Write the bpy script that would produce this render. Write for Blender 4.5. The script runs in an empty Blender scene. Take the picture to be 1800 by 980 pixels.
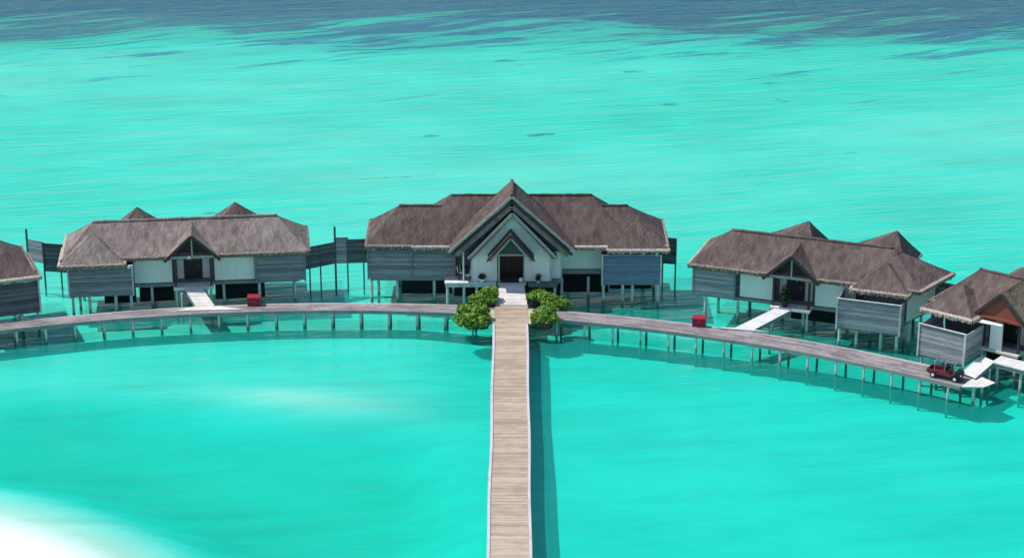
import bpy, bmesh, math, random
from mathutils import Vector, Matrix, noise

random.seed(11)
R = math.radians
sc = bpy.context.scene
col = sc.collection

# ------------------------------------------------------------------ camera
cam_d = bpy.data.cameras.new('camera')
cam = bpy.data.objects.new('camera', cam_d)
col.objects.link(cam)
cam.location = (0.0, -178.5416, 67.3838)
cam.rotation_euler = (R(70.0), 0, 0)
cam_d.sensor_width = 36.0
cam_d.lens = 78.0
cam_d.clip_start = 1.0
cam_d.clip_end = 6000.0
sc.camera = cam

# ------------------------------------------------------------------ sky and sun
TO_SUN = Vector((-0.64, 0.14, 1.06)).normalized()
SUN_EL = math.asin(TO_SUN.z)
world = bpy.data.worlds.new('World')
sc.world = world
world.use_nodes = True
wn = world.node_tree
sky = wn.nodes.new('ShaderNodeTexSky')
sky.sky_type = 'NISHITA'
sky.sun_disc = False
sky.sun_elevation = SUN_EL
sky.sun_rotation = math.atan2(TO_SUN.x, TO_SUN.y)
sky.air_density = 1.0
sky.dust_density = 0.6
bg = wn.nodes['Background']
bg.inputs['Strength'].default_value = 0.15
wn.links.new(sky.outputs[0], bg.inputs[0])

sun_d = bpy.data.lights.new('sun', 'SUN')
sun_d.energy = 4.2
sun_d.angle = R(0.5)
sun_d.color = (1.0, 0.95, 0.88)
sun = bpy.data.objects.new('sun', sun_d)
col.objects.link(sun)
sun.rotation_euler = TO_SUN.to_track_quat('Z', 'Y').to_euler()
sun.location = TO_SUN * 200

sc.view_settings.view_transform = 'Standard'
sc.view_settings.look = 'None'
sc.view_settings.exposure = 0.20
sc.view_settings.gamma = 1.0
sc.view_settings.use_curve_mapping = False
try:
    sc.cycles.max_bounces = 10
    sc.cycles.transparent_max_bounces = 16
    sc.cycles.volume_bounces = 0
    sc.cycles.caustics_reflective = False
    sc.cycles.caustics_refractive = False
    sc.cycles.use_denoising = True
except Exception:
    pass


# ------------------------------------------------------------------ materials
def mat(name, cols, scale=(1, 1, 1), nscale=3.0, rough=0.85, bump=0.0, island=0.0, detail=5.0,
        bscale=None, spec=0.3, metal=0.0, patch=0.0):
    """Noise mottled colour between the given albedos, optional per-board variation and bump."""
    m = bpy.data.materials.new(name)
    m.use_nodes = True
    t = m.node_tree
    N, L = t.nodes, t.links
    p = N['Principled BSDF']
    p.inputs['Roughness'].default_value = rough
    p.inputs['Metallic'].default_value = metal
    p.inputs['Specular IOR Level'].default_value = spec
    tc = N.new('ShaderNodeTexCoord')
    mp = N.new('ShaderNodeMapping')
    mp.inputs['Scale'].default_value = scale
    L.new(tc.outputs['Object'], mp.inputs['Vector'])
    nz = N.new('ShaderNodeTexNoise')
    nz.inputs['Scale'].default_value = nscale
    nz.inputs['Detail'].default_value = detail
    nz.inputs['Roughness'].default_value = 0.65
    L.new(mp.outputs[0], nz.inputs['Vector'])
    fac = nz.outputs['Fac']
    if patch > 0:
        n2 = N.new('ShaderNodeTexNoise'); n2.inputs['Scale'].default_value = .35; n2.inputs['Detail'].default_value = 3
        L.new(tc.outputs['Object'], n2.inputs['Vector'])
        pm = N.new('ShaderNodeMath'); pm.operation = 'MULTIPLY_ADD'
        L.new(n2.outputs['Fac'], pm.inputs[0]); pm.inputs[1].default_value = patch; 
        ps = N.new('ShaderNodeMath'); ps.operation = 'SUBTRACT'
        L.new(fac, ps.inputs[0]); ps.inputs[1].default_value = patch / 2
        L.new(ps.outputs[0], pm.inputs[2])
        fac = pm.outputs[0]
    if island > 0:
        g = N.new('ShaderNodeNewGeometry')
        ma = N.new('ShaderNodeMath'); ma.operation = 'MULTIPLY_ADD'
        ma.inputs[1].default_value = island
        L.new(g.outputs['Random Per Island'], ma.inputs[0])
        sb = N.new('ShaderNodeMath'); sb.operation = 'SUBTRACT'
        L.new(fac, sb.inputs[0]); sb.inputs[1].default_value = island / 2
        L.new(sb.outputs[0], ma.inputs[2])
        fac = ma.outputs[0]
    cr = N.new('ShaderNodeValToRGB')
    e = cr.color_ramp.elements
    n = len(cols)
    pos = [0.3 + 0.4 * i / max(1, n - 1) for i in range(n)]
    e[0].position = pos[0]; e[0].color = (*cols[0], 1)
    e[1].position = pos[-1]; e[1].color = (*cols[-1], 1)
    for i in range(1, n - 1):
        k = e.new(pos[i]); k.color = (*cols[i], 1)
    L.new(fac, cr.inputs[0])
    L.new(cr.outputs[0], p.inputs['Base Color'])
    if bump > 0:
        b = N.new('ShaderNodeBump')
        b.inputs['Strength'].default_value = 1.0
        b.inputs['Distance'].default_value = bump
        nb = N.new('ShaderNodeTexNoise')
        nb.inputs['Scale'].default_value = bscale or nscale * 2
        nb.inputs['Detail'].default_value = 6
        L.new(mp.outputs[0], nb.inputs['Vector'])
        L.new(nb.outputs['Fac'], b.inputs['Height'])
        L.new(b.outputs[0], p.inputs['Normal'])
    return m


M = {}
M['thatch_dark'] = mat('thatch_dark', [(.062, .046, .042), (.098, .074, .068), (.140, .108, .099)], (1.6, .7, .7), 1.3, .95, .10, bscale=4, spec=.1, patch=.5)
M['thatch_mid'] = mat('thatch_mid', [(.074, .055, .051), (.114, .087, .080), (.160, .124, .114)], (1.6, .7, .7), 1.3, .95, .10, bscale=4, spec=.1, patch=.5)
M['thatch_pale'] = mat('thatch_pale', [(.13, .104, .094), (.20, .164, .15), (.28, .235, .215)], (1.6, .7, .7), 1.3, .95, .10, bscale=4, spec=.1, patch=.5)
M['thatch_tan'] = mat('thatch_tan', [(.12, .095, .06), (.19, .155, .105), (.26, .22, .15)], (1.6, .7, .7), 1.3, .95, .10, bscale=4, spec=.1, patch=.5)
M['fringe'] = mat('straw_fringe', [(.13, .105, .09), (.26, .22, .185), (.40, .35, .295)], (1, 1, 1), 4, .95, island=.5, spec=.1)
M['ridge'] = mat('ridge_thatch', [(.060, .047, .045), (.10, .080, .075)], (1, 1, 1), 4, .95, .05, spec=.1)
M['wall'] = mat('whitewashed_board', [(.66, .72, .66), (.72, .77, .71), (.76, .80, .74)], (1, 1, .3), .8, .8, island=.06)  # white boards; the green tint puts light bounced off the water into the colour
M['screen'] = mat('weathered_screen', [(.15, .165, .18), (.23, .245, .26), (.31, .32, .335)], (.5, .5, 4), 1.6, .85, island=.45)
M['screen_pale'] = mat('silver_screen', [(.22, .225, .24), (.32, .325, .34), (.42, .42, .435)], (.5, .5, 4), 1.6, .85, island=.45)
M['screen_blue'] = mat('blue_screen', [(.12, .16, .24), (.165, .21, .30), (.20, .25, .34)], (.5, .5, 4), 1.6, .8, island=.3)
M['screen_dark'] = mat('dark_screen', [(.07, .08, .09), (.12, .13, .14), (.17, .18, .19)], (.5, .5, 4), 1.6, .85, island=.45)
M['pile'] = mat('bleached_pile', [(.34, .36, .35), (.50, .52, .50), (.64, .66, .63)], (1, 1, .6), 1.5, .8)
def tide_line(m):
    t = m.node_tree; N, L = t.nodes, t.links
    p = N['Principled BSDF']
    src = p.inputs['Base Color'].links[0].from_socket
    tc = N.new('ShaderNodeTexCoord'); sx = N.new('ShaderNodeSeparateXYZ'); L.new(tc.outputs['Object'], sx.inputs[0])
    nz = N.new('ShaderNodeTexNoise'); nz.inputs['Scale'].default_value = 2.5; L.new(tc.outputs['Object'], nz.inputs['Vector'])
    ad = N.new('ShaderNodeMath'); ad.operation = 'MULTIPLY_ADD'; ad.inputs[1].default_value = .9
    L.new(nz.outputs['Fac'], ad.inputs[0]); L.new(sx.outputs[2], ad.inputs[2])
    mr = N.new('ShaderNodeMapRange'); L.new(ad.outputs[0], mr.inputs[0])
    mr.inputs[1].default_value = .62; mr.inputs[2].default_value = .95
    mx = N.new('ShaderNodeMixRGB'); L.new(mr.outputs[0], mx.inputs[0]); mx.inputs[1].default_value = (.17, .20, .15, 1)
    L.new(src, mx.inputs[2]); L.new(mx.outputs[0], p.inputs['Base Color'])


tide_line(M['pile'])
M['beam'] = mat('grey_beam', [(.16, .17, .17), (.25, .26, .26)], (1, 1, 1), 2, .85)
M['dark_timber'] = mat('dark_timber', [(.028, .022, .022), (.06, .048, .046)], (1, 1, 1), 3, .7)
M['shade_panel'] = mat('painted_shade', [(.010, .010, .012), (.022, .021, .024)], (.5, .5, 4), 2, .9, island=.3)  # black of the added panels that paint in the shade under the floors
M['teal_timber'] = mat('teal_timber', [(.05, .10, .09), (.085, .14, .125)], (3, 3, .5), 3, .8)
M['red_timber'] = mat('red_timber', [(.20, .050, .032), (.30, .080, .050)], (.5, .5, 4), 3, .7, island=.3)
M['rake'] = mat('bargeboard', [(.27, .25, .24), (.42, .40, .38)], (1, 1, 1), 3, .85)
M['door'] = mat('dark_door', [(.012, .011, .012), (.026, .022, .022)], (3, 3, .4), 3, .45)
M['deck'] = mat('boardwalk_planks', [(.31, .235, .175), (.385, .30, .225), (.455, .365, .28)], (.6, 1.2, 1), 1.4, .85, island=.36, patch=.4)
M['deck_grey'] = mat('jetty_planks', [(.16, .140, .140), (.225, .198, .198), (.30, .268, .268)], (.8, .8, 1), .9, .85, island=.42, patch=.4)
M['deck_pale'] = mat('pale_planks', [(.50, .48, .44), (.62, .60, .56), (.72, .70, .66)], (1, 1, 1), 1.5, .85, island=.3)
M['deck_white'] = mat('white_deck', [(.54, .54, .53), (.66, .66, .65)], (1, 1, 1), 1.5, .8, island=.3)
M['deck_lime'] = mat('mossy_planks', [(.40, .40, .24), (.52, .50, .33)], (1, 1, 1), 1.5, .85, island=.3)
M['deck_green'] = mat('algae_deck', [(.10, .14, .12), (.17, .21, .18)], (1, 1, 1), 1.5, .85, island=.3)
M['kerb'] = mat('pale_kerb', [(.40, .37, .40), (.52, .49, .52)], (1, 1, 1), 1.0, .8)
M['kerb_grey'] = mat('grey_kerb', [(.17, .18, .175), (.27, .275, .27)], (1, 1, 1), 1.0, .8)
M['planter'] = mat('planter_wood', [(.030, .028, .020), (.075, .070, .05)], (1, 1, 3), 2, .85, island=.3)
M['leaf'] = mat('shrub_leaf', [(.05, .135, .012), (.125, .275, .026), (.26, .43, .06)], (1, 1, 1), 2.2, .55, island=.6)
M['leaf_dark'] = mat('dark_leaf', [(.015, .035, .012), (.03, .06, .02)], (1, 1, 1), 2.2, .6, island=.5)
M['stem'] = mat('woody_stem', [(.07, .05, .035), (.12, .09, .06)], (1, 1, 1), 4, .9)
M['red_paint'] = mat('red_paint', [(.24, .010, .028), (.33, .018, .042)], (1, 1, 1), 2, .45)
M['maroon'] = mat('maroon_paint', [(.13, .008, .024), (.19, .014, .036)], (1, 1, 1), 2, .35, spec=.5)
M['rubber'] = mat('black_rubber', [(.012, .012, .013), (.022, .022, .023)], (1, 1, 1), 6, .8)
M['vinyl'] = mat('black_vinyl', [(.012, .013, .014), (.022, .023, .024)], (1, 1, 1), 6, .45)
M['steel'] = mat('grey_steel', [(.26, .27, .28), (.36, .37, .38)], (1, 1, 1), 3, .4, metal=.3)
M['white'] = mat('white_paint', [(.74, .74, .72), (.80, .80, .78)], (1, 1, 1), 3, .6)
M['soil'] = mat('dark_soil', [(.03, .024, .018), (.055, .042, .03)], (1, 1, 1), 6, .95)


# ------------------------------------------------------------------ mesh helpers
class MB:
    def __init__(self):
        self.bm = bmesh.new()

    def hexa(self, pts):
        v = [self.bm.verts.new(p) for p in pts]
        for f in ((3, 2, 1, 0), (4, 5, 6, 7), (0, 1, 5, 4), (1, 2, 6, 5), (2, 3, 7, 6), (3, 0, 4, 7)):
            self.bm.faces.new([v[i] for i in f])

    def box(self, x0, x1, y0, y1, z0, z1):
        self.hexa([(x0, y0, z0), (x1, y0, z0), (x1, y1, z0), (x0, y1, z0),
                   (x0, y0, z1), (x1, y0, z1), (x1, y1, z1), (x0, y1, z1)])

    def slab(self, quad, t):
        """prism under a top quad (any plane), dropped by t"""
        self.hexa([(p[0], p[1], p[2] - t) for p in quad] + [tuple(p) for p in quad])

    def bar(self, a, b, w, h):
        a, b = Vector(a), Vector(b)
        d = (b - a).normalized()
        up = Vector((0, 0, 1)) if abs(d.z) < .95 else Vector((0, 1, 0))
        s = d.cross(up).normalized() * w / 2
        u = s.cross(d).normalized() * h / 2
        self.hexa([a - s - u, a + s - u, b + s - u, b - s - u, a - s + u, a + s + u, b + s + u, b - s + u])

    def cyl(self, a, b, r0, r1=None, n=10):
        a, b = Vector(a), Vector(b)
        r1 = r0 if r1 is None else r1
        d = (b - a).normalized()
        x = d.orthogonal().normalized(); y = d.cross(x)
        A, B = [], []
        for i in range(n):
            t = 2 * math.pi * i / n
            o = x * math.cos(t) + y * math.sin(t)
            A.append(self.bm.verts.new(a + o * r0)); B.append(self.bm.verts.new(b + o * r1))
        for i in range(n):
            j = (i + 1) % n
            self.bm.faces.new([A[i], A[j], B[j], B[i]])
        self.bm.faces.new(A[::-1]); self.bm.faces.new(B)

    def tube(self, pts, r, n=8):
        for i in range(len(pts) - 1):
            self.cyl(pts[i], pts[i + 1], r, r, n)

    def lathe(self, c, prof, n=18, axis='Z'):
        rings = []
        for r, h in prof:
            ring = []
            for i in range(n):
                t = 2 * math.pi * i / n
                if axis == 'Z':
                    p = (c[0] + r * math.cos(t), c[1] + r * math.sin(t), c[2] + h)
                else:
                    p = (c[0] + r * math.cos(t), c[1] + h, c[2] + r * math.sin(t))
                ring.append(self.bm.verts.new(p))
            rings.append(ring)
        for k in range(len(rings) - 1):
            for i in range(n):
                j = (i + 1) % n
                self.bm.faces.new([rings[k][i], rings[k][j], rings[k + 1][j], rings[k + 1][i]])
        self.bm.faces.new(rings[0][::-1]); self.bm.faces.new(rings[-1])

    def poly_y(self, pts, y0, y1):
        """outline in x,z extruded along y"""
        A = [self.bm.verts.new((x, y0, z)) for x, z in pts]
        B = [self.bm.verts.new((x, y1, z)) for x, z in pts]
        n = len(pts)
        self.bm.faces.new(A); self.bm.faces.new(B[::-1])
        for i in range(n):
            j = (i + 1) % n
            self.bm.faces.new([A[j], A[i], B[i], B[j]])

    def patch(self, a, b, c, d, step=.45, amp=.028):
        """thatched slope: grid between eave a-b and ridge d-c, a little uneven"""
        a, b, c, d = map(Vector, (a, b, c, d))
        nu = max(2, int((b - a).length / step))
        nv = max(2, int(((d - a).length + (c - b).length) / 2 / step))
        nrm = (b - a).cross(d - a)
        if nrm.length < 1e-6:
            nrm = (b - a).cross(c - a)
        nrm.normalize()
        g = []
        for j in range(nv + 1):
            row = []
            for i in range(nu + 1):
                u, v = i / nu, j / nv
                p = (a * (1 - u) + b * u) * (1 - v) + (d * (1 - u) + c * u) * v
                k = noise.noise(p * 1.1) + .6 * noise.noise(p * 3.1)
                sag = -.10 * math.sin(math.pi * v) * 0.5
                p = p + nrm * (k * amp + sag)
                row.append(self.bm.verts.new(p))
            g.append(row)
        for j in range(nv):
            for i in range(nu):
                self.bm.faces.new([g[j][i], g[j][i + 1], g[j + 1][i + 1], g[j + 1][i]])

    def build(self, name, m, parent=None, smooth=False, merge=False):
        if merge:
            bmesh.ops.remove_doubles(self.bm, verts=self.bm.verts, dist=.004)
        bmesh.ops.recalc_face_normals(self.bm, faces=self.bm.faces)
        me = bpy.data.meshes.new(name)
        self.bm.to_mesh(me); self.bm.free()
        if smooth:
            for f in me.polygons:
                f.use_smooth = True
        me.materials.append(m)
        o = bpy.data.objects.new(name, me)
        col.objects.link(o)
        if parent:
            o.parent = parent
        return o


def thing(name, label, cat, loc=(0, 0, 0), rz=0.0, group=None):
    o = bpy.data.objects.new(name, None)
    col.objects.link(o)
    o.empty_display_size = .5
    o.location = loc
    o.rotation_euler = (0, 0, rz)
    return tag(o, label, cat, group)


def tag(o, label, cat, group=None):
    o['label'] = label
    o['category'] = cat
    if group:
        o['group'] = group
    return o


# ------------------------------------------------------------------ sea bed, beach, water
def smooth(a, b, x):
    t = max(0.0, min(1.0, (x - a) / (b - a)))
    return t * t * (3 - 2 * t)


def bed_z(x, y):
    # lagoon floor: a shallow shelf under the villas, a deeper basin towards the camera
    n1 = noise.noise(Vector((x * .030, y * .045, 1.3)))
    n2 = noise.noise(Vector((x * .11, y * .16, 4.7)))
    right = smooth(-9, -1, x)
    near = smooth(-21, -33 - 10 * right, y + 5 * n1 + .10 * x)
    d = .80 + .16 * n1 + .05 * n2 + near * (2.5 - 2.1 * right) + .42 * right
    d -= .58 * math.exp(-((x + 17) / 10) ** 2 - ((y + 21 - n2 * 2) / 4.5) ** 2)         # pale sand bar
    far = smooth(0, 38, y)
    d = d * (1 - far) + far * (.62 + .26 * n1 + .08 * n2 + .35 * smooth(.15, .55, noise.noise(Vector((x * .012 + 3, y * .035, 2.2)))))
    d += .55 * math.exp(-((x - 24) / 26) ** 2 - ((y - 60 - .25 * x) / 9) ** 2) * (1 + n2)      # deeper channel
    # reef edge drops off far behind the villas, ragged
    w = 14 * noise.noise(Vector((x * .022, y * .02, 9.1))) + 7 * noise.noise(Vector((x * .06, y * .12, 3.1)))
    e = smooth(86, 124, y + w + .03 * x)
    d += 2.3 * e
    if y > 130:
        d += min(9, (y - 130) * .05)
    z = -min(d, 13.0)
    # sand bank at the near left, rising gently out of the water
    s = math.hypot(x + 50.0, y + 70.5) - 29.4 + .5 * n1
    if s < 18:
        up = -.009 * s * s - .008 * s if s > 0 else min(1.5, -s * .10)
        k = smooth(18, 7, s)
        z = z * (1 - k) + max(z, up) * k
    return z


def axis(lo, hi, step, outer):
    a = []
    v = lo
    while v <= hi:
        a.append(v); v += step
    left, right = [], []
    s, v = step, lo
    while v > -outer:
        s *= 1.45; v -= s; left.append(v)
    s, v = step, hi
    while v < outer:
        s *= 1.45; v += s; right.append(v)
    return left[::-1] + a + right


def make_sand():
    xs = axis(-85, 85, .9, 1500)
    ys = axis(-75, 150, .9, 1500)
    bm = bmesh.new()
    g = [[bm.verts.new((x, y, bed_z(x, y))) for x in xs] for y in ys]
    for j in range(len(ys) - 1):
        for i in range(len(xs) - 1):
            bm.faces.new([g[j][i], g[j][i + 1], g[j + 1][i + 1], g[j + 1][i]])
    me = bpy.data.meshes.new('sand')
    bm.to_mesh(me); bm.free()
    for f in me.polygons:
        f.use_smooth = True
    m = bpy.data.materials.new('coral_sand'); m.use_nodes = True
    t = m.node_tree; N, L = t.nodes, t.links
    p = N['Principled BSDF']; p.inputs['Roughness'].default_value = .95
    p.inputs['Specular IOR Level'].default_value = .1
    tc = N.new('ShaderNodeTexCoord')

    def nz(scale, rot, s, det, rgh=.6):
        mp = N.new('ShaderNodeMapping')
        mp.vector_type = 'TEXTURE'
        mp.inputs['Scale'].default_value = tuple(1 / q for q in scale)
        mp.inputs['Rotation'].default_value = (0, 0, rot)
        L.new(tc.outputs['Object'], mp.inputs[0])
        n = N.new('ShaderNodeTexNoise'); n.inputs['Scale'].default_value = s
        n.inputs['Detail'].default_value = det; n.inputs['Roughness'].default_value = rgh
        L.new(mp.outputs[0], n.inputs['Vector'])
        return n.outputs['Fac']

    def math_(op, a, b=None, c=None):
        n = N.new('ShaderNodeMath'); n.operation = op
        for k, v in enumerate((a, b, c)):
            if v is None: continue
            if isinstance(v, (int, float)): n.inputs[k].default_value = v
            else: L.new(v, n.inputs[k])
        return n.outputs[0]

    def ramp(f, stops):
        r = N.new('ShaderNodeValToRGB')
        e = r.color_ramp.elements
        e[0].position = stops[0][0]; e[0].color = (*stops[0][1], 1)
        e[1].position = stops[-1][0]; e[1].color = (*stops[-1][1], 1)
        for q, c in stops[1:-1]:
            k = e.new(q); k.color = (*c, 1)
        L.new(f, r.inputs[0])
        return r.outputs[0]

    mottle_waves = math_('ADD', math_('MULTIPLY', nz((.5, 1, 1), 0, .12, 6), .55), math_('MULTIPLY', nz((.08, .55, 1), R(10), 1.0, 7, .65), .45))  # sand mottle, plus light and dark of the waves painted in as streaks
    wet = ramp(mottle_waves, [(.34, (.53, .51, .43)), (.5, (.65, .63, .54)), (.66, (.74, .72, .62))])
    sepz = N.new('ShaderNodeSeparateXYZ'); L.new(tc.outputs['Object'], sepz.inputs[0])
    dry = N.new('ShaderNodeMapRange'); dry.interpolation_type = 'SMOOTHSTEP'; L.new(sepz.outputs[2], dry.inputs[0])
    dry.inputs[1].default_value = -.25; dry.inputs[2].default_value = -.02
    mxd = N.new('ShaderNodeMixRGB'); L.new(dry.outputs[0], mxd.inputs[0]); L.new(wet, mxd.inputs[1])
    mxd.inputs[2].default_value = (.80, .79, .74, 1)                # clean dry coral sand
    base = mxd.outputs[0]
    # sea grass and dark reef, streaked along the current, beyond the reef edge
    sep = N.new('ShaderNodeSeparateXYZ'); L.new(tc.outputs['Object'], sep.inputs[0])
    st = nz((.024, .15, 1), R(26), 1.0, 7, .62)
    st2 = nz((.055, .55, 1), R(24), 1.0, 5, .6)
    edge = math_('MULTIPLY_ADD', sep.outputs[1], 1 / 27.0, -100 / 27.0)
    edge = math_('MAXIMUM', edge, -2.2)
    e2 = math_('ADD', edge, math_('MULTIPLY_ADD', st, 4.4, -2.2))
    e3 = math_('ADD', e2, math_('MULTIPLY_ADD', st2, 5.0, -2.5))
    reef = ramp(e3, [(.05, (0, 0, 0)), (.45, (1, 1, 1))])
    # scattered coral heads / grass tufts on the open lagoon floor
    sp = nz((.10, .26, 1), R(8), 1.3, 3, .5)
    open_ = N.new('ShaderNodeMapRange'); L.new(sep.outputs[1], open_.inputs[0])
    open_.inputs[1].default_value = -5; open_.inputs[2].default_value = 20; open_.inputs[3].default_value = -.2; open_.inputs[4].default_value = 0
    spots = ramp(math_('ADD', sp, open_.outputs[0]), [(.70, (0, 0, 0)), (.745, (1, 1, 1))])
    mx = N.new('ShaderNodeMixRGB'); L.new(spots, mx.inputs[0]); L.new(base, mx.inputs[1])
    mx.inputs[2].default_value = (.22, .25, .20, 1)
    mx2 = N.new('ShaderNodeMixRGB'); L.new(reef, mx2.inputs[0]); L.new(mx.outputs[0], mx2.inputs[1])
    mx2.inputs[2].default_value = (.14, .175, .33, 1)
    L.new(mx2.outputs[0], p.inputs['Base Color'])
    me.materials.append(m)
    o = bpy.data.objects.new('sand', me); col.objects.link(o)
    o['kind'] = 'structure'
    return o


def make_water():
    mb = MB()
    mb.box(-1400, 1400, -1400, 1400, -20, 0)
    m = bpy.data.materials.new('lagoon_water'); m.use_nodes = True
    t = m.node_tree; N, L = t.nodes, t.links
    N.remove(N['Principled BSDF'])
    out = N['Material Output']
    tc = N.new('ShaderNodeTexCoord')

    def nz(scale, rot, s, det, rgh=.55):
        mp = N.new('ShaderNodeMapping')
        mp.vector_type = 'TEXTURE'
        mp.inputs['Scale'].default_value = tuple(1 / q for q in scale)
        mp.inputs['Rotation'].default_value = (0, 0, rot)
        L.new(tc.outputs['Object'], mp.inputs[0])
        n = N.new('ShaderNodeTexNoise'); n.inputs['Scale'].default_value = s
        n.inputs['Detail'].default_value = det; n.inputs['Roughness'].default_value = rgh
        L.new(mp.outputs[0], n.inputs['Vector'])
        return n.outputs['Fac']

    def math_(op, a, b=None, c=None):
        n = N.new('ShaderNodeMath'); n.operation = op
        for k, v in enumerate((a, b, c)):
            if v is None: continue
            if isinstance(v, (int, float)): n.inputs[k].default_value = v
            else: L.new(v, n.inputs[k])
        return n.outputs[0]

    w1 = nz((.08, .42, 1), R(12), 1.0, 4)
    w2 = nz((.34, 1.6, 1), R(9), 1.0, 5)
    gust = nz((.014, .05, 1), R(12), 1.0, 3)
    h = math_('ADD', math_('MULTIPLY', w1, 1.3), math_('MULTIPLY', w2, .55))
    # calm in the sheltered basin in front of the jetty, choppier on the open side
    sep = N.new('ShaderNodeSeparateXYZ'); L.new(tc.outputs['Object'], sep.inputs[0])
    mr = N.new('ShaderNodeMapRange'); mr.interpolation_type = 'SMOOTHSTEP'
    L.new(sep.outputs[1], mr.inputs[0])
    mr.inputs[1].default_value = -34; mr.inputs[2].default_value = 25
    mr.inputs[3].default_value = .38; mr.inputs[4].default_value = 1.0
    mo = N.new('ShaderNodeMapRange'); mo.interpolation_type = 'SMOOTHSTEP'      # swell stands up at the reef edge
    L.new(sep.outputs[1], mo.inputs[0])
    mo.inputs[1].default_value = 70; mo.inputs[2].default_value = 100; mo.inputs[3].default_value = 1; mo.inputs[4].default_value = 2.0
    amp = math_('MULTIPLY', math_('MULTIPLY', mr.outputs[0], mo.outputs[0]), math_('MULTIPLY_ADD', gust, 1.6, .1))
    b = N.new('ShaderNodeBump'); b.inputs['Strength'].default_value = 1.0
    b.inputs['Distance'].default_value = .50
    L.new(math_('MULTIPLY', h, amp), b.inputs['Height'])
    fr = N.new('ShaderNodeFresnel'); fr.inputs['IOR'].default_value = 1.33
    L.new(b.outputs[0], fr.inputs['Normal'])
    gl = N.new('ShaderNodeBsdfGlossy'); gl.inputs['Roughness'].default_value = .10
    L.new(b.outputs[0], gl.inputs['Normal'])
    tr = N.new('ShaderNodeBsdfTransparent')
    df = N.new('ShaderNodeBsdfDiffuse'); df.inputs['Color'].default_value = (.02, .66, .53, 1)
    sc_ = N.new('ShaderNodeMapRange'); sc_.interpolation_type = 'SMOOTHSTEP'     # milky sand suspension inside the reef, clear blue water outside
    L.new(math_('ADD', sep.outputs[1], math_('MULTIPLY_ADD', gust, 60, -30)), sc_.inputs[0])
    sc_.inputs[1].default_value = 84; sc_.inputs[2].default_value = 104
    cm = N.new('ShaderNodeMixRGB'); L.new(sc_.outputs[0], cm.inputs[0])
    cm.inputs[1].default_value = (.02, .66, .53, 1); cm.inputs[2].default_value = (.04, .19, .35, 1)
    L.new(cm.outputs[0], df.inputs['Color'])
    m1 = N.new('ShaderNodeMixShader'); dv = N.new('ShaderNodeVectorMath'); dv.operation = 'DISTANCE'           # clear where it laps thinly over the sand bank
    L.new(tc.outputs['Object'], dv.inputs[0]); dv.inputs[1].default_value = (-50.0, -70.5, 0)
    dm = N.new('ShaderNodeMapRange'); dm.interpolation_type = 'SMOOTHSTEP'; L.new(dv.outputs['Value'], dm.inputs[0])
    dm.inputs[1].default_value = 29; dm.inputs[2].default_value = 46; dm.inputs[3].default_value = 0; dm.inputs[4].default_value = .20
    L.new(dm.outputs[0], m1.inputs[0])
    L.new(tr.outputs[0], m1.inputs[1]); L.new(df.outputs[0], m1.inputs[2])
    m2 = N.new('ShaderNodeMixShader')
    L.new(math_('MULTIPLY', fr.outputs[0], .55), m2.inputs[0])
    L.new(m1.outputs[0], m2.inputs[1]); L.new(gl.outputs[0], m2.inputs[2])
    L.new(m2.outputs[0], out.inputs['Surface'])
    va = N.new('ShaderNodeVolumeAbsorption')
    va.inputs['Color'].default_value = (0.0, .965, .944, 1)
    va.inputs['Density'].default_value = .88
    L.new(va.outputs[0], out.inputs['Volume'])
    o = mb.build('water', m)
    o['kind'] = 'structure'
    return o


make_sand()
make_water()
BED = -2.2


# ------------------------------------------------------------------ roof pieces
def fringe_line(mb, a, b, drop=.26, out=.05):
    """one continuous ragged straw edge: a combed lip on the slope that bends over into hanging tips"""
    a, b = Vector(a), Vector(b)
    d = b - a
    n = max(3, int(d.length / .085))
    o = Vector((d.y, -d.x, 0)).normalized()
    rows = [[], [], []]
    for i in range(n + 1):
        p = a + d * (i / n)
        j = random.uniform(-.02, .02)
        rows[0].append(mb.bm.verts.new(p - o * (.10 + random.uniform(0, .10)) + Vector((0, 0, .13 + j * .5))))
        rows[1].append(mb.bm.verts.new(p + o * (out + random.uniform(0, .05)) + Vector((0, 0, .03 + j * .5))))
        dz = drop * random.choice((.45, .7, .9, 1.0, 1.35))
        rows[2].append(mb.bm.verts.new(p + o * (out + random.uniform(-.04, .07)) - Vector((0, 0, dz))))
    for k in range(2):
        for i in range(n):
            mb.bm.faces.new([rows[k][i], rows[k][i + 1], rows[k + 1][i + 1], rows[k + 1][i]])


def roll(mb, a, b, r=.15):
    """slightly lumpy ridge roll, one continuous skin"""
    a, b = Vector(a), Vector(b)
    n = max(2, int((b - a).length / .5))
    d = (b - a).normalized()
    x = d.orthogonal().normalized(); y = d.cross(x)
    prev = None
    for i in range(n + 1):
        c = a.lerp(b, i / n) + Vector((0, 0, random.uniform(-.03, .03) - .04))
        q = r * random.uniform(.85, 1.1)
        ring = [mb.bm.verts.new(c + (x * math.cos(t) + y * math.sin(t)) * q) for t in [2 * math.pi * k / 9 for k in range(9)]]
        if prev:
            for k in range(9):
                mb.bm.faces.new([prev[k], prev[(k + 1) % 9], ring[(k + 1) % 9], ring[k]])
        else:
            mb.bm.faces.new(ring[::-1])
        prev = ring
    mb.bm.faces.new(prev)


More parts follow.
